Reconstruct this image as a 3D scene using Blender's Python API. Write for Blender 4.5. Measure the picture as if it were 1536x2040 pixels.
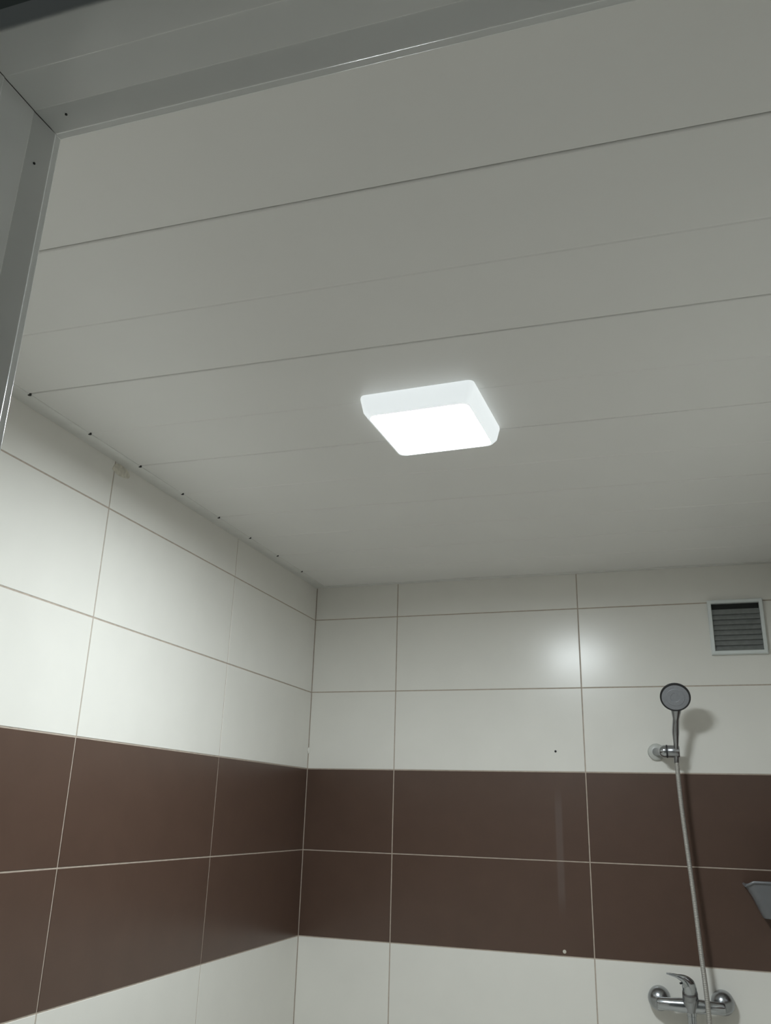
import bpy, bmesh, math, random
from mathutils import Vector, Matrix, Quaternion

random.seed(7)
S = bpy.context.scene
COL = S.collection
for o in list(bpy.data.objects):
    bpy.data.objects.remove(o)

# ------------------------------------------------------------------ camera
FLOOR = 2.134                      # height of the upper cream joint line above the floor
CEIL = FLOOR + 0.116               # underside of the ceiling panels (2.25 m)
cam_d = bpy.data.cameras.new('camera')
cam = bpy.data.objects.new('camera', cam_d)
COL.objects.link(cam)
cam_d.sensor_fit = 'HORIZONTAL'
cam_d.sensor_width = 36.0
cam_d.lens = 36.0 * 1696.958 / 1536.0
cam_d.clip_start = 0.01
ax = Vector((1.89517994, 0.286279987, 0.241185957))
cam.rotation_mode = 'QUATERNION'
cam.rotation_quaternion = Quaternion(ax.normalized(), ax.length)
cam.location = (1.17479, -2.71792, -0.62861 + FLOOR)
S.camera = cam

# ------------------------------------------------------------------ world, exposure
w = bpy.data.worlds.new('world'); S.world = w
w.use_nodes = True
w.node_tree.nodes['Background'].inputs[0].default_value = (0.85, 0.95, 0.95, 1)
w.node_tree.nodes['Background'].inputs[1].default_value = 0.045
S.view_settings.view_transform = 'Standard'
S.view_settings.look = 'None'
S.view_settings.exposure = 0.0
S.view_settings.gamma = 1.0
S.view_settings.use_curve_mapping = False

LAMP_STRENGTH = 146.0
LAMP_COLOR = (0.90, 0.975, 1.0, 1)
LAMP_SIDE = 0.62

# ------------------------------------------------------------------ materials
def mat(name, col, rough=0.5, metal=0.0, spec=0.5, noise=0.0, nscale=20.0, bump=0.0, bscale=60.0, emit=None, estr=0.0, coat=0.0):
    m = bpy.data.materials.new(name); m.use_nodes = True
    nt = m.node_tree; b = nt.nodes['Principled BSDF']
    b.inputs['Roughness'].default_value = rough
    b.inputs['Metallic'].default_value = metal
    b.inputs['Specular IOR Level'].default_value = spec
    b.inputs['Coat Weight'].default_value = coat
    b.inputs['Base Color'].default_value = (*col, 1)
    geo = nt.nodes.new('ShaderNodeNewGeometry')
    if noise:
        n = nt.nodes.new('ShaderNodeTexNoise'); n.inputs['Scale'].default_value = nscale; n.inputs['Detail'].default_value = 4
        nt.links.new(geo.outputs['Position'], n.inputs['Vector'])
        r = nt.nodes.new('ShaderNodeMapRange')
        r.inputs['From Min'].default_value = 0.3; r.inputs['From Max'].default_value = 0.7
        r.inputs['To Min'].default_value = 1 - noise; r.inputs['To Max'].default_value = 1 + noise
        nt.links.new(n.outputs['Fac'], r.inputs['Value'])
        v = nt.nodes.new('ShaderNodeVectorMath'); v.operation = 'SCALE'
        v.inputs[0].default_value = col
        nt.links.new(r.outputs[0], v.inputs['Scale'])
        nt.links.new(v.outputs[0], b.inputs['Base Color'])
    if bump:
        n2 = nt.nodes.new('ShaderNodeTexNoise'); n2.inputs['Scale'].default_value = bscale; n2.inputs['Detail'].default_value = 3
        nt.links.new(geo.outputs['Position'], n2.inputs['Vector'])
        bp = nt.nodes.new('ShaderNodeBump'); bp.inputs['Strength'].default_value = bump; bp.inputs['Distance'].default_value = 0.002
        nt.links.new(n2.outputs['Fac'], bp.inputs['Height'])
        nt.links.new(bp.outputs[0], b.inputs['Normal'])
    if emit:
        b.inputs['Emission Color'].default_value = emit
        b.inputs['Emission Strength'].default_value = estr
    return m

M = {}
M['cream'] = mat('cream_glazed_tile', (0.80, 0.785, 0.735), 0.24, noise=0.015, nscale=9, bump=0.03, bscale=25)
M['brown'] = mat('brown_glazed_tile', (0.096, 0.058, 0.043), 0.30, noise=0.05, nscale=14, bump=0.04, bscale=30)
M['grout'] = mat('beige_grout', (0.47, 0.40, 0.335), 0.9, noise=0.12, nscale=60, bump=0.3, bscale=300)
M['panel'] = mat('white_pvc_panel', (0.82, 0.815, 0.79), 0.38, noise=0.01, nscale=5)
M['void'] = mat('ceiling_void', (0.10, 0.10, 0.10), 0.9, noise=0.1)
M['pvc'] = mat('white_pvc_profile', (0.79, 0.80, 0.78), 0.16, noise=0.02, nscale=12)
M['trim'] = mat('white_pvc_trim', (0.74, 0.74, 0.71), 0.4, noise=0.04, nscale=30)
M['housing'] = mat('lamp_housing', (0.85, 0.86, 0.86), 0.4, noise=0.01, emit=LAMP_COLOR, estr=LAMP_SIDE)
M['diffuser'] = mat('lamp_diffuser', (0.9, 0.9, 0.9), 0.5, noise=0.01, emit=LAMP_COLOR, estr=LAMP_STRENGTH)
M['chrome'] = mat('chrome', (0.46, 0.48, 0.50), 0.20, metal=1.0, noise=0.03, nscale=40)
M['cup'] = mat('dull_chrome', (0.36, 0.375, 0.39), 0.27, metal=1.0, noise=0.03, nscale=40)
M['satin'] = mat('satin_chrome', (0.36, 0.37, 0.385), 0.28, metal=1.0, noise=0.04, nscale=40)
M['rosette'] = mat('pale_grey_plastic', (0.52, 0.53, 0.50), 0.35, noise=0.03, nscale=40)
M['dark'] = mat('black_rubber_and_reflection', (0.02, 0.02, 0.022), 0.5, noise=0.05)  # rubber parts, and the painted dark reflection on the shower head rim
M['sprayface'] = mat('grey_spray_plate', (0.27, 0.28, 0.30), 0.4, noise=0.05, nscale=150)
M['ventwhite'] = mat('white_vent_plastic', (0.72, 0.76, 0.75), 0.35, noise=0.02, nscale=40)
M['ventslat'] = mat('dusty_grey_slat', (0.205, 0.215, 0.21), 0.5, noise=0.10, nscale=80)
M['ventdark'] = mat('dark_duct', (0.012, 0.013, 0.012), 0.8, noise=0.1)
M['basket'] = mat('grey_plastic', (0.155, 0.16, 0.17), 0.35, noise=0.06, nscale=25)
M['mortar'] = mat('grey_mortar', (0.66, 0.63, 0.54), 0.9, noise=0.15, nscale=90, bump=0.5, bscale=200)
M['plaster'] = mat('corridor_plaster', (0.30, 0.33, 0.31), 0.9, noise=0.06, nscale=12, bump=0.2, bscale=90)
M['screw'] = mat('dark_screw', (0.03, 0.03, 0.03), 0.5, metal=0.6, noise=0.05)
M['chip'] = mat('pale_chip', (0.6, 0.57, 0.5), 0.8, noise=0.1)
M['floor'] = mat('beige_floor', (0.80, 0.78, 0.73), 0.45, noise=0.08, nscale=6)

def hose_material():
    m = mat('metal_hose', (0.40, 0.385, 0.355), 0.5, metal=0.35)
    nt = m.node_tree; b = nt.nodes['Principled BSDF']
    g = nt.nodes.new('ShaderNodeNewGeometry')
    wv = nt.nodes.new('ShaderNodeTexWave'); wv.wave_type = 'BANDS'; wv.bands_direction = 'Z'
    wv.inputs['Scale'].default_value = 75.0
    nt.links.new(g.outputs['Position'], wv.inputs['Vector'])
    bp = nt.nodes.new('ShaderNodeBump'); bp.inputs['Strength'].default_value = 0.6; bp.inputs['Distance'].default_value = 0.001
    nt.links.new(wv.outputs['Fac'], bp.inputs['Height']); nt.links.new(bp.outputs[0], b.inputs['Normal'])
    return m
M['hose'] = hose_material()

def brown_streak():
    """pale vertical streak on the brown tiles between the two old drill holes"""
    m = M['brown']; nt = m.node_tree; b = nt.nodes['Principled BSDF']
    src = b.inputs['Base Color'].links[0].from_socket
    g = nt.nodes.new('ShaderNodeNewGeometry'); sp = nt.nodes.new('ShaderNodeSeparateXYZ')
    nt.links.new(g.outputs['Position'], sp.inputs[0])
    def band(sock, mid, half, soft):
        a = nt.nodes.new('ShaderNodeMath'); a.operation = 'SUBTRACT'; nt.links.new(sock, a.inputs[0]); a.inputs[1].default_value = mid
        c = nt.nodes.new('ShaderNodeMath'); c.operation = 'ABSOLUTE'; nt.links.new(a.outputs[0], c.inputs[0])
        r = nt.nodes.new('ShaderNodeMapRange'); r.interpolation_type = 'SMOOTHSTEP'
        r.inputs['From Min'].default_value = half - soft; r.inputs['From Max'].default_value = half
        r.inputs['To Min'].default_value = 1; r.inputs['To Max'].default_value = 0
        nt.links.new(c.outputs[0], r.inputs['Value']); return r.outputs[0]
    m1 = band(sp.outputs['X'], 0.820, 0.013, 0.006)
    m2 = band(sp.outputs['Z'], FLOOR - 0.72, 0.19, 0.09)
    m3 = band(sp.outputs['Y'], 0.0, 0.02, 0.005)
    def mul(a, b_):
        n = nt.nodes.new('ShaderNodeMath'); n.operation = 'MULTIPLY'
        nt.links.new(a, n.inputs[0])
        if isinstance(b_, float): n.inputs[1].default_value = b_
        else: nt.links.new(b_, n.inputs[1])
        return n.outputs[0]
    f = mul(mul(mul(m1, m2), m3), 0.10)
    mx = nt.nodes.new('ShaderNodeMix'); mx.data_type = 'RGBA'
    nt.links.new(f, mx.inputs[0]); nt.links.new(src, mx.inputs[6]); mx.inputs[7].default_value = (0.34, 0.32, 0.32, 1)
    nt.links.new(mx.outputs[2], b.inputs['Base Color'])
brown_streak()

# ------------------------------------------------------------------ helpers
def mesh_obj(name, bm, m, parent=None, smooth=False, loc=None, rot=None):
    me = bpy.data.meshes.new(name)
    bmesh.ops.recalc_face_normals(bm, faces=bm.faces[:])
    bm.to_mesh(me); bm.free()
    if smooth:
        for p in me.polygons: p.use_smooth = True
        me.set_sharp_from_angle(angle=math.radians(38))
    me.materials.append(m)
    o = bpy.data.objects.new(name, me); COL.objects.link(o)
    if parent: o.parent = parent
    if loc: o.location = loc
    if rot: o.rotation_euler = rot
    return o

def link_copy(name, me, parent, loc, rot=(0, 0, 0)):
    o = bpy.data.objects.new(name, me); COL.objects.link(o)
    o.parent = parent; o.location = loc; o.rotation_euler = rot
    return o

def empty(name, loc=(0, 0, 0), rz=0.0):
    o = bpy.data.objects.new(name, None); COL.objects.link(o)
    o.location = loc; o.rotation_euler = (0, 0, rz); o.empty_display_size = 0.05
    return o

def tag(o, label, cat, kind=None, group=None):
    o['label'] = label; o['category'] = cat
    if kind: o['kind'] = kind
    if group: o['group'] = group
    return o

def box(bm, x0, x1, y0, y1, z0, z1):
    v = [bm.verts.new(p) for p in ((x0, y0, z0), (x1, y0, z0), (x1, y1, z0), (x0, y1, z0), (x0, y0, z1), (x1, y0, z1), (x1, y1, z1), (x0, y1, z1))]
    for f in ((0, 3, 2, 1), (4, 5, 6, 7), (0, 1, 5, 4), (1, 2, 6, 5), (2, 3, 7, 6), (3, 0, 4, 7)):
        bm.faces.new([v[i] for i in f])
    return v

def bevel_all(bm, r, seg=2):
    bmesh.ops.bevel(bm, geom=bm.edges[:], offset=r, segments=seg, profile=0.5, affect='EDGES')

def ring_loft(bm, rings, cap0=True, cap1=True):
    vs = [[bm.verts.new(p) for p in r] for r in rings]
    n = len(vs[0])
    for a, b in zip(vs, vs[1:]):
        for i in range(n):
            bm.faces.new((a[i], a[(i + 1) % n], b[(i + 1) % n], b[i]))
    if cap0: bm.faces.new(vs[0][::-1])
    if cap1: bm.faces.new(vs[-1])

def lathe(bm, base, axis, prof, n=32):
    """prof: (distance along axis, radius)"""
    axis = Vector(axis).normalized(); base = Vector(base)
    u = axis.orthogonal().normalized(); v = axis.cross(u)
    rings = []
    for d, r in prof:
        r = max(r, 0.0002)
        rings.append([base + axis * d + (u * math.cos(2 * math.pi * i / n) + v * math.sin(2 * math.pi * i / n)) * r for i in range(n)])
    ring_loft(bm, rings)

def catmull(pts, k=8):
    P = [Vector(p) for p in pts]; P = [P[0] * 2 - P[1]] + P + [P[-1] * 2 - P[-2]]
    out = []
    for i in range(1, len(P) - 2):
        for j in range(k):
            t = j / k
            out.append(0.5 * ((2 * P[i]) + (P[i + 1] - P[i - 1]) * t + (2 * P[i - 1] - 5 * P[i] + 4 * P[i + 1] - P[i + 2]) * t * t + (3 * P[i] - P[i - 1] - 3 * P[i + 1] + P[i + 2]) * t ** 3))
    out.append(P[-2]); return out

def tube(bm, path, rad, n=14, flat=1.0, up=(0, 1, 0)):
    """rad: number or list; flat scales the cross-section along 'up'"""
    path = [Vector(p) for p in path]
    if not isinstance(rad, (list, tuple)): rad = [rad] * len(path)
    rings = []
    for i, p in enumerate(path):
        t = (path[min(i + 1, len(path) - 1)] - path[max(i - 1, 0)]).normalized()
        v = Vector(up) - t * t.dot(Vector(up)); v.normalize(); u = t.cross(v)
        rings.append([p + u * math.cos(2 * math.pi * k / n) * rad[i] + v * math.sin(2 * math.pi * k / n) * rad[i] * flat for k in range(n)])
    ring_loft(bm, rings)

def Z(z): return FLOOR + z

# ------------------------------------------------------------------ the room
XR = 1.53            # right wall
YF = -2.246          # bathroom side of the doorway wall
PITCH_W, PITCH_H, GAP = 0.6033, 0.25, 0.0032
TILE_T, PROUD = 0.006, 0.0012

_tile_cache = {}
def tile_mesh(wd, ht, m):
    key = (round(wd, 4), round(ht, 4), m.name)
    if key in _tile_cache: return _tile_cache[key]
    bm = bmesh.new(); c = 0.0007
    hw, hh = wd / 2, ht / 2
    b = [(-hw, TILE_T, -hh), (hw, TILE_T, -hh), (hw, TILE_T, hh), (-hw, TILE_T, hh)]
    s = [(x, c, z) for x, _, z in b]
    f = [(-hw + c, 0, -hh + c), (hw - c, 0, -hh + c), (hw - c, 0, hh - c), (-hw + c, 0, hh - c)]
    ring_loft(bm, [b, s, f])
    bmesh.ops.recalc_face_normals(bm, faces=bm.faces[:])
    me = bpy.data.meshes.new('tile'); bm.to_mesh(me); bm.free(); me.materials.append(m)
    _tile_cache[key] = me
    return me

ROWS = [0.0 - PITCH_H * i for i in range(0, 9)]      # joint heights below the top row
def row_bounds():
    zs = [CEIL + 0.03] + [Z(z) for z in ROWS] + [0.0]
    return list(zip(zs[1:], zs[:-1]))
ROWB = row_bounds()

def tile_wall(wall, cols, place, rz):
    """cols: joint positions along the wall; place(s, z) -> location of a tile centre"""
    for (z0, z1) in ROWB:
        mid = (z0 + z1) / 2
        band = Z(-1.0) < mid < Z(-0.5)
        for s0, s1 in zip(cols, cols[1:]):
            wd, ht = s1 - s0 - GAP, z1 - z0 - GAP
            if wd < 0.01 or ht < 0.01: continue
            o = link_copy('tile', tile_mesh(wd, ht, M['brown'] if band else M['cream']), wall, place((s0 + s1) / 2, mid), (0, 0, rz))
            yield o, (s0, z0)

TOP = CEIL + 0.05
bm = bmesh.new(); box(bm, -0.10, XR + 0.10, PROUD, 0.12, -0.05, TOP)
wall_back = tag(mesh_obj('wall_back', bm, M['grout']), 'tiled wall carrying the shower, cream with a dark brown band of two rows', 'wall', 'structure')
bm = bmesh.new(); box(bm, -0.12, -PROUD, YF - 0.12, 0.12, -0.05, TOP)
wall_left = tag(mesh_obj('wall_left', bm, M['grout']), 'bare tiled side wall beside the door jamb, cream with brown band', 'wall', 'structure')
bm = bmesh.new(); box(bm, XR + PROUD, XR + 0.12, YF - 0.12, 0.12, -0.05, TOP)
wall_right = tag(mesh_obj('wall_right', bm, M['grout']), 'tiled side wall next to the grey soap basket', 'wall', 'structure')

A0 = 0.3014
for o, k in tile_wall(wall_back, [0.0, A0, A0 + PITCH_W, A0 + 2 * PITCH_W, XR], lambda s, z: (s, 0, z), 0):
    pass
for o, k in tile_wall(wall_left, [YF, -0.599 - 2 * PITCH_W, -0.599 - PITCH_W, -0.599, 0.0], lambda s, z: (0, s, z), math.pi / 2):
    pass
for o, k in tile_wall(wall_right, [YF, -1.9, -1.3, -0.7, -0.1, 0.0], lambda s, z: (XR, s, z), -math.pi / 2):
    pass

# old drill holes and mortar smears on the walls
bm = bmesh.new(); lathe(bm, (0.818, 0.001, Z(-0.44)), (0, -1, 0), [(0, 0.0035), (0.002, 0.0035), (0.002, 0.0015), (0.003, 0.0)], 12)
h = mesh_obj('wall_plug', bm, M['screw'], wall_back); h['label'] = 'tiny dark old screw plug'
bm = bmesh.new(); lathe(bm, (0.822, 0.001, Z(-0.988)), (0, -1, 0), [(0, 0.0055), (0.0016, 0.005), (0.002, 0.002), (0.0014, 0.0)], 9)
h = mesh_obj('wall_plug', bm, M['chip'], wall_back); h['label'] = 'small pale chipped plug'

def blob(name, parent, m, pts, nrm, th, seed):
    rnd = random.Random(seed); bm = bmesh.new(); c = sum((Vector(p) for p in pts), Vector()) / len(pts)
    n = Vector(nrm); P = catmull(list(pts) + [pts[0]], 4)[:-1]
    rings = [[p - n * 0.002 for p in P]]
    for sc, d in ((1.0, 0.3), (0.8, 0.75), (0.45, 1.0)):
        rings.append([c + (p - c) * sc + n * th * d * rnd.uniform(0.7, 1.1) for p in P])
    ring_loft(bm, rings); return mesh_obj(name, bm, m, parent, True)
s = blob('mortar_smear', wall_left, M['mortar'], [(0, -1.212, Z(0.092)), (0, -1.185, Z(0.086)), (0, -1.150, Z(0.092)), (0, -1.146, Z(0.103)), (0, -1.168, Z(0.112)), (0, -1.200, Z(0.110))], (1, 0, 0), 0.0022, 3)
s['label'] = 'dab of dried mortar at the top of a tile joint'
s = blob('caulk_lump', wall_left, M['cream'], [(0.002, -0.004, Z(-0.452)), (0.006, -0.002, Z(-0.448)), (0.007, -0.002, Z(-0.438)), (0.002, -0.005, Z(-0.432)), (0.0, -0.009, Z(-0.441))], (0.7, -0.7, 0), 0.003, 5)

# floor
bm = bmesh.new(); box(bm, -0.10, XR + 0.10, YF - 0.05, 0.10, -0.10, 0.0)
tag(mesh_obj('floor', bm, M['floor']), 'beige shower room floor under the tiled walls', 'floor', 'structure')

# ceiling: slab above, panels hung below it as parts
bm = bmesh.new(); box(bm, -0.10, XR + 0.10, YF - 0.10, 0.10, CEIL + 0.012, CEIL + 0.06)
ceiling = tag(mesh_obj('ceiling', bm, M['void']), 'white plastic panelled ceiling with thin dark joints around the lamp', 'ceiling', 'structure')
PW = 0.375
def panel_mesh():
    bm = bmesh.new()
    # cross-section (y, z): two flats, shallow groove half-way, rounded lips at the joints
    hw = PW / 2 - 0.0011
    sec = [(-hw, 0.010), (-hw, 0.0022), (-hw + 0.0008, 0.0008), (-hw + 0.0022, 0), (-0.0032, 0), (-0.0012, 0.0011), (0.0012, 0.0011), (0.0032, 0), (hw - 0.0022, 0), (hw - 0.0008, 0.0008), (hw, 0.0022), (hw, 0.010)]
    L = 0.85
    ring_loft(bm, [[(-L, y, z) for y, z in sec], [(L, y, z) for y, z in sec]])
    bmesh.ops.recalc_face_normals(bm, faces=bm.faces[:])
    me = bpy.data.meshes.new('panel'); bm.to_mesh(me); bm.free(); me.materials.append(M['panel']); return me
pm = panel_mesh()
TILT = math.radians(1.25)
for i in range(6):
    yj = -1.893 + i * PW                      # joint on the door side of the panel, at x = 0.8
    link_copy('panel', pm, ceiling, (0.8, yj - PW / 2, CEIL), (0, 0, TILT))
link_copy('panel', pm, ceiling, (0.8, -1.893 + 6 * PW - PW / 2, CEIL), (0, 0, TILT))

# edge profiles of the ceiling
def trim(name, x0, x1, y0, y1, label):
    bm = bmesh.new(); box(bm, x0, x1, y0, y1, CEIL - 0.0022, CEIL + 0.004)
    bevel_all(bm, 0.0009, 2)
    return tag(mesh_obj(name, bm, M['trim'], smooth=True), label, 'trim', 'structure')
trim('trim_1', -0.001, 0.038, YF, 0.0, 'narrow white plastic strip where the ceiling meets the bare side wall')
trim('trim_2', XR - 0.038, XR + 0.001, YF, 0.0, 'narrow white plastic strip along the ceiling at the basket side')
trim('trim_3', 0.0385, XR - 0.0385, -0.022, 0.001, 'narrow white plastic strip where the ceiling meets the shower wall')
# small screws of the strip sit at the panel joints
for i in range(-1, 10):
    yy = -1.893 + i * PW / 2 + (0.04 - 0.8) * math.tan(TILT)
    if not (YF + 0.05 < yy < -0.1): continue
    bm = bmesh.new(); lathe(bm, (0.0365, yy, CEIL + 0.001), (0, 0, -1), [(0, 0.0036), (0.0036, 0.0036), (0.0042, 0.002), (0.0042, 0.0)], 12)
    mesh_obj('screw', bm, M['screw'], bpy.data.objects['trim_1'])

# ------------------------------------------------------------------ doorway: wall and frame
XJ, XK, ZH = 0.707, 1.407, CEIL - 0.2      # clear opening
YAW = math.radians(0.75)
PIV = Vector((XJ, -2.30, 0))
def doorpt(x, y, z): return (x - PIV.x, y - PIV.y, z)
wf = empty('wall_front', PIV, YAW)
tag(wf, 'grey plastered wall above and beside the white door frame', 'wall', 'structure')
Y0, Y1 = -2.350, -2.250
for (x0, x1, z0, z1) in ((-0.9, XJ - 0.012, -0.05, ZH + 0.012), (XK + 0.012, 2.9, -0.05, ZH + 0.012), (-0.9, 2.9, ZH + 0.012, 3.1)):
    bm = bmesh.new(); box(bm, x0 - PIV.x, x1 - PIV.x, Y0 - PIV.y, Y1 - PIV.y, z0, z1)
    mesh_obj('masonry', bm, M['plaster'], wf)

# tiles on the shower-room side of the doorway wall, around the frame
zs_in = [b for b in ROWB]
for (z0, z1) in zs_in:
    for (s0, s1) in ((0.004, 0.1037), (0.1037, XJ - 0.024), (XJ - 0.024, XK + 0.024), (XK + 0.024, XR - 0.004)):
        a0 = max(z0, ZH + 0.024) if (s0 > XJ - 0.03 and s1 < XK + 0.03) else z0
        wd, ht = s1 - s0 - GAP, z1 - a0 - GAP
        if ht < 0.01: continue
        band = Z(-1.0) < (z0 + z1) / 2 < Z(-0.5)
        cx, cz = (s0 + s1) / 2, (a0 + z1) / 2
        link_copy('tile', tile_mesh(wd, ht, M['brown'] if band else M['cream']), wf, (cx - PIV.x, Y1 + 0.004 - PIV.y, cz), (0, 0, math.pi))

def fillet(poly):
    """poly: (y, p, radius) -> rounded polyline"""
    out = []
    for i, (y, p, r) in enumerate(poly):
        P = Vector((y, p))
        if r <= 0 or i in (0, len(poly) - 1): out.append(P); continue
        a = (Vector(poly[i - 1][:2]) - P); b = (Vector(poly[i + 1][:2]) - P)
        ra = min(r, a.length * 0.9, b.length * 0.9)
        A, B = P + a.normalized() * ra, P + b.normalized() * ra
        for k in range(7):
            t = k / 6; out.append(A * (1 - t) ** 2 + P * 2 * t * (1 - t) + B * t * t)
    return out
PROFILE = fillet([(-2.356, -0.022, 0), (-2.356, 0.0, 0.003), (-2.3175, 0.0, 0.0026), (-2.3175, -0.0028, 0), (-2.2795, -0.0028, 0.0022), (-2.2795, -0.0050, 0),
                  (-2.2555, 0.0010, 0.0022), (-2.2545, -0.0016, 0), (-2.2475, -0.0012, 0.0012), (-2.2465, -0.022, 0)])
door = empty('door_1', PIV, YAW)
tag(door, 'white plastic door frame with stepped profile and mitred corner', 'door frame', 'structure')
G = 0.0005
def frame_piece(name, ends):
    bm = bmesh.new()
    ring_loft(bm, [[doorpt(*ends(0, q)) for q in PROFILE], [doorpt(*ends(1, q)) for q in PROFILE]])
    return mesh_obj(name, bm, M['pvc'], door, True)
frame_piece('header', lambda e, q: ((XJ + q.y + G) if e == 0 else (XK - q.y - G), q.x, ZH - q.y))
frame_piece('jamb', lambda e, q: (XJ + q.y, q.x, (ZH - q.y - G) if e == 0 else 0.0))
frame_piece('jamb', lambda e, q: (XK - q.y, q.x, (ZH - q.y - G) if e == 0 else 0.0))
def frame_screw(x, y, z, nrm):
    bm = bmesh.new(); lathe(bm, doorpt(x, y, z), nrm, [(-0.002, 0.0011), (0.0006, 0.0011), (0.0008, 0.0)], 10)
    mesh_obj('screw', bm, M['screw'], door)
frame_screw(XJ + 0.021, -2.270, ZH + 0.0026, (0, 0, -1))
frame_screw(XJ - 0.0026, -2.270, ZH - 0.043, (1, 0, 0))
bm = bmesh.new(); box(bm, XJ - PIV.x, XK - PIV.x, Y0 - PIV.y, Y1 - PIV.y + 0.004, 0.0, 0.02); bevel_all(bm, 0.003)
mesh_obj('threshold', bm, M['pvc'], door, True)

bm = bmesh.new(); box(bm, -0.9, 2.9, -4.2, -2.30, -0.10, -0.0005)
tag(mesh_obj('floor_corridor', bm, M['floor']), 'dim corridor floor outside the door frame', 'floor', 'structure')

# ------------------------------------------------------------------ ceiling light
def rsq(hw, r, z, k=6):
    P = []
    for cx, cy, a0 in ((1, 1, 0), (-1, 1, 90), (-1, -1, 180), (1, -1, 270)):
        for i in range(k + 1):
            a = math.radians(a0 + 90 * i / k)
            P.append((cx * (hw - r) + r * math.cos(a), cy * (hw - r) + r * math.sin(a), z))
    return P
lamp = tag(empty('ceiling_light', (0.7665, -1.2515, CEIL), math.radians(-2.0)), 'square surface-mounted light panel glowing white on the panelled ceiling', 'ceiling light')
bm = bmesh.new()
ring_loft(bm, [rsq(0.111, 0.012, 0.001), rsq(0.112, 0.013, -0.004), rsq(0.107, 0.014, -0.030), rsq(0.1005, 0.015, -0.0392), rsq(0.0975, 0.015, -0.0396), rsq(0.0965, 0.015, -0.0388), rsq(0.0965, 0.015, -0.030)])
mesh_obj('housing', bm, M['housing'], lamp, True)
bm = bmesh.new()
ring_loft(bm, [rsq(0.0963, 0.015, -0.031), rsq(0.0963, 0.015, -0.0365), rsq(0.095, 0.014, -0.0372), rsq(0.05, 0.01, -0.0376)])
mesh_obj('diffuser', bm, M['diffuser'], lamp, True)

# ------------------------------------------------------------------ vent grille
VX0, VX1, VZ0, VZ1 = 1.2915, 1.4475, -0.161, 0.0045
vent = tag(empty('vent_grille', ((VX0 + VX1) / 2, 0, Z(VZ0))), 'square white plastic vent with grey louvres on the tiled wall', 'vent')
VW, VH = VX1 - VX0, VZ1 - VZ0
def vring(inx, y):
    hw = VW / 2 - inx
    return [(-hw, y, inx), (hw, y, inx), (hw, y, VH - inx), (-hw, y, VH - inx)]
bm = bmesh.new()
ring_loft(bm, [vring(0, 0.001), vring(0, -0.012), vring(0.002, -0.016), vring(0.0095, -0.0165), vring(0.0110, -0.0150), vring(0.0112, 0.001)], False, False)
bm2 = bm
mesh_obj('vent_frame', bm, M['ventwhite'], vent)
bm = bmesh.new(); box(bm, -VW / 2 + 0.006, VW / 2 - 0.006, -0.0012, 0.001, 0.006, VH - 0.006)
mesh_obj('vent_back', bm, M['ventdark'], vent)
def slat():
    bm = bmesh.new(); hw = VW / 2 - 0.0105
    sec = [(-0.0030, 0.0165), (-0.0040, 0.0165), (-0.0098, 0.0010), (-0.0102, 0.0), (-0.0088, 0.0), (-0.0080, 0.0022)]
    ring_loft(bm, [[(-hw, y, z) for y, z in sec], [(hw, y, z) for y, z in sec]])
    return bm
first = mesh_obj('louvre_slat', slat(), M['ventslat'], vent, loc=(0, 0, 0.0118))
for i in range(1, 8):
    link_copy('louvre_slat', first.data, vent, (0, 0, 0.0118 + i * 0.0156))

# ------------------------------------------------------------------ shower bracket
BR = Vector((1.112, 0, Z(-0.441)))
br = tag(empty('shower_bracket', BR), 'wall bracket holding the hand shower, chrome knob and round rosette', 'shower bracket')
def L(x, y, z, o): return (x - o.x, y - o.y, Z(z) - o.z)
bm = bmesh.new(); lathe(bm, (0, 0.001, 0), (0, -1, 0), [(0, 0.0245), (0.006, 0.0245), (0.012, 0.022), (0.016, 0.014), (0.0165, 0.0)], 40)
mesh_obj('rosette', bm, M['rosette'], br, True)
bm = bmesh.new(); tube(bm, [L(1.112, -0.012, -0.441, BR), L(1.122, -0.035, -0.442, BR), L(1.132, -0.058, -0.443, BR)], [0.012, 0.011, 0.012], 20, up=(0, 0, 1))
mesh_obj('arm', bm, M['satin'], br, True)
ZB, YB = -0.443, -0.066
bm = bmesh.new(); lathe(bm, L(1.141, YB, ZB, BR), (-1, 0, 0), [(0, 0.0170), (0.006, 0.0175), (0.014, 0.0150), (0.019, 0.0100), (0.022, 0.004), (0.0225, 0)], 32)
mesh_obj('knob', bm, M['chrome'], br, True)
bm = bmesh.new(); lathe(bm, L(1.1405, YB, ZB, BR), (1, 0, 0), [(0, 0.0182), (0.004, 0.0182)], 32)
mesh_obj('ring', bm, M['dark'], br, True)
bm = bmesh.new(); lathe(bm, L(1.1443, YB, ZB, BR), (1, 0, 0), [(0, 0.0165), (0.001, 0.0172), (0.029, 0.0172), (0.0325, 0.015), (0.033, 0.0)], 32)
mesh_obj('holder', bm, M['satin'], br, True)

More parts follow.
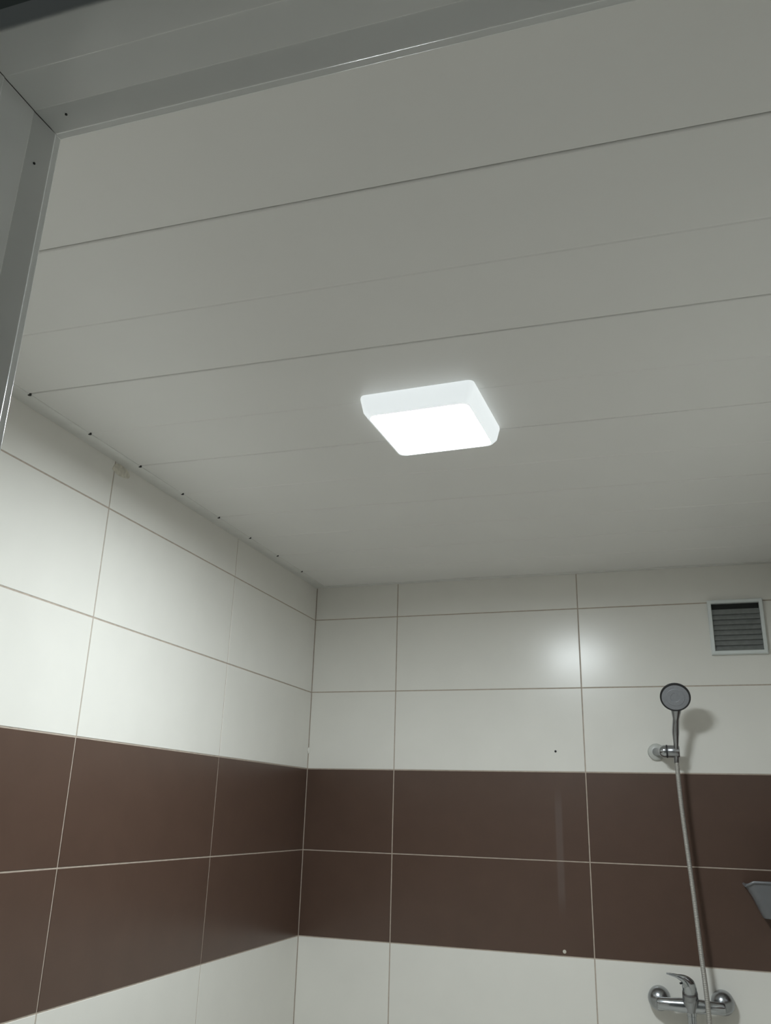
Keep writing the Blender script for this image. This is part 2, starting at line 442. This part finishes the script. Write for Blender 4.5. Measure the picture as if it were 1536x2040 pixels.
# ------------------------------------------------------------------ hand shower
P0 = Vector((1.167, -0.070, Z(-0.462)))
HC = Vector((1.1775, -0.154, Z(-0.3020)))          # centre of the spray plate
hs = tag(empty('hand_shower', P0), 'chrome hand shower with round grey spray plate in the wall bracket', 'hand shower')
N = Vector((0.0, -math.cos(math.radians(30)), -math.sin(math.radians(30))))
upv = Vector((0, 0, 1)); upv = (upv - N * N.dot(upv)).normalized()
neck = HC - upv * 0.037 - N * 0.0165
pth = catmull([P0 + Vector((0, 0.004, -0.006)), P0 + Vector((0.002, -0.010, 0.034)), Vector((1.1705, -0.095, Z(-0.392))), Vector((1.1745, -0.1100, Z(-0.356))), neck], 8)
rr = []
key = [0.0068, 0.0066, 0.0098, 0.0088, 0.0165]
for i in range(len(pth)):
    t = i / (len(pth) - 1) * 4; k = min(int(t), 3); rr.append(key[k] + (key[k + 1] - key[k]) * (t - k))
bm = bmesh.new(); tube(bm, [p - P0 for p in pth], rr, 20, up=(1, 0, 0))
handle = mesh_obj('handle', bm, M['satin'], hs, True)
bm = bmesh.new(); lathe(bm, HC - P0, -N, [(-0.001, 0.0385), (0.0, 0.0400), (0.004, 0.0408), (0.009, 0.0395), (0.016, 0.033), (0.021, 0.020), (0.023, 0.0)], 48)
mesh_obj('shower_head', bm, M['chrome'], hs, True)
bm = bmesh.new(); lathe(bm, HC - P0, N, [(-0.002, 0.0378), (0.0018, 0.0378), (0.0024, 0.036), (0.0022, 0.026), (0.0034, 0.0245), (0.0034, 0.013), (0.0026, 0.012), (0.0030, 0.0)], 48)
face = mesh_obj('spray_plate', bm, M['sprayface'], hs, True)
face['label'] = 'matt grey spray plate'
bm = bmesh.new(); lathe(bm, HC - P0, -N, [(-0.0022, 0.0388), (-0.0026, 0.0400), (-0.001, 0.0414), (0.0035, 0.0414), (0.0045, 0.0400)], 48)  # dark reflection in the chrome rim, put in as a black ring
mesh_obj('rim_reflection_ring', bm, M['dark'], hs, True)

# ------------------------------------------------------------------ mixer tap
MX = Vector((1.152, 0, Z(-1.083)))
mx = tag(empty('shower_mixer', MX), 'chrome shower mixer tap with curved lever on the cream tiles', 'mixer tap')
for xc, zc in ((1.072, -1.081), (1.232, -1.079)):
    bm = bmesh.new(); lathe(bm, L(xc, 0.001, zc, MX), (0, -1, 0), [(0, 0.0290)] + [(0.021 + 0.0295 * math.sin(a * math.pi / 24), 0.0295 * math.cos(a * math.pi / 24)) for a in range(0, 13)], 40)
    mesh_obj('flange_cup', bm, M['cup'], mx, True)
bm = bmesh.new(); lathe(bm, L(1.072, -0.052, -1.0865, MX), (1, 0, 0), [(-0.006, 0.006), (-0.004, 0.0135), (0.0, 0.0155), (0.03, 0.0155), (0.055, 0.0175), (0.105, 0.0175), (0.13, 0.0155), (0.16, 0.0155), (0.164, 0.0135), (0.166, 0.006)], 32)
mesh_obj('body', bm, M['chrome'], mx, True)
bm = bmesh.new(); lathe(bm, L(1.152, -0.052, -1.088, MX), (0, -0.55, 0.835), [(-0.004, 0.0195), (0.026, 0.0200), (0.028, 0.0190), (0.030, 0.0200), (0.044, 0.0195), (0.048, 0.016), (0.049, 0.0)], 32)
mesh_obj('cartridge', bm, M['satin'], mx, True)
lv = catmull([L(1.151, -0.074, -1.056, MX), L(1.152, -0.080, -1.044, MX), L(1.149, -0.087, -1.0300, MX), L(1.140, -0.093, -1.0190, MX), L(1.124, -0.098, -1.0125, MX), L(1.110, -0.1, -1.0095, MX), L(1.097, -0.101, -1.0075, MX)], 6)
key = [0.0165, 0.0178, 0.0172, 0.0105, 0.0050, 0.0034, 0.0018]
rr = []
for i in range(len(lv)):
    t = i / (len(lv) - 1) * 6; k = min(int(t), 5); rr.append(key[k] + (key[k + 1] - key[k]) * (t - k))
bm = bmesh.new(); tube(bm, lv, rr, 20, 0.9, up=(0, 1, 0))
lev = mesh_obj('lever', bm, M['chrome'], mx, True)
bm = bmesh.new(); lathe(bm, L(1.1305, -0.094, -1.029, MX), (-0.55, -0.8, 0.1), [(-0.004, 0.0026), (0.0004, 0.0026), (0.0006, 0.0)], 10)
mesh_obj('screw_cap', bm, M['dark'], lev)
bm = bmesh.new(); lathe(bm, L(1.152, -0.052, -1.098, MX), (0, 0, -1), [(0, 0.0125), (0.012, 0.0125), (0.013, 0.0110), (0.030, 0.0110), (0.031, 0.008), (0.031, 0.0)], 24)
mesh_obj('outlet', bm, M['chrome'], mx, True)

# ------------------------------------------------------------------ hose
HO = Vector((1.1655, -0.067, Z(-0.465)))
ho = tag(empty('shower_hose', HO), 'thin ribbed metal hose hanging from the hand shower to the mixer', 'hose')
pts = [(1.1665, -0.067, -0.455), (1.1675, -0.064, -0.52), (1.170, -0.061, -0.60), (1.1765, -0.058, -0.72), (1.183, -0.060, -0.84), (1.188, -0.068, -0.96), (1.1925, -0.079, -1.05), (1.194, -0.081, -1.13),
       (1.193, -0.076, -1.25), (1.187, -0.070, -1.36), (1.172, -0.062, -1.42), (1.158, -0.056, -1.38), (1.153, -0.053, -1.26), (1.152, -0.052, -1.15), (1.152, -0.052, -1.126)]
bm = bmesh.new(); tube(bm, [Vector(L(*p, HO)) for p in catmull([Vector(q) for q in pts], 8)], 0.0062, 12, up=(0.05, 1, 0))
mesh_obj('hose_tube', bm, M['hose'], ho, True)
bm = bmesh.new(); lathe(bm, L(1.1665, -0.067, -0.456, HO), (0, 0.1, -1), [(0, 0.0075), (0.016, 0.0072), (0.020, 0.0064)], 16)
mesh_obj('hose_nut', bm, M['satin'], ho, True)
bm = bmesh.new(); lathe(bm, L(1.152, -0.052, -1.152, HO), (0, 0, 1), [(0, 0.0064), (0.004, 0.0090), (0.026, 0.0095)], 16)
mesh_obj('hose_nut', bm, M['satin'], ho, True)

# ------------------------------------------------------------------ soap basket
SB = Vector((1.414, 0, Z(-0.865)))
sb = tag(empty('soap_basket', SB), 'tapered grey plastic soap basket on the brown tiles', 'soap basket')
def tub_ring(t, inset=0.0, n=10):
    """t 0 bottom .. 1 rim; D-shaped plan, back against the wall"""
    hw = 0.064 + 0.036 * t - inset; dep = 0.080 + 0.030 * t - inset; r = 0.020
    P = [(hw, -0.0005 - inset, 0), (-hw, -0.0005 - inset, 0)]
    for i in range(n + 1):
        a = math.pi + math.pi / 2 * i / n
        P.append((-hw + r + r * math.cos(a), -dep + r + r * math.sin(a), 0))
    for i in range(n + 1):
        a = 1.5 * math.pi + math.pi / 2 * i / n
        P.append((hw - r + r * math.cos(a), -dep + r + r * math.sin(a), 0))
    out = []
    for x, y, _ in P:
        arch = 0.030 * max(0.0, 1 - (x / 0.10) ** 2) * t
        out.append((x, y, 0.004 + 0.074 * t + arch))
    return out
bm = bmesh.new()
ins = 0.0022
ring_loft(bm, [[(x * 0.96, y * 0.97, 0.0) for x, y, z in tub_ring(0)], tub_ring(0), tub_ring(0.5), tub_ring(1.0), tub_ring(1.0, ins), tub_ring(0.5, ins), tub_ring(0.05, ins)])
mesh_obj('tub', bm, M['basket'], sb, True)
rim = tub_ring(1.0)
bm = bmesh.new()
rp = [Vector(p) for p in rim[1:]] + [Vector(rim[0])]
tube(bm, rp, 0.0034, 8, up=(0, 0, 1))
mesh_obj('rim', bm, M['basket'], sb, True)
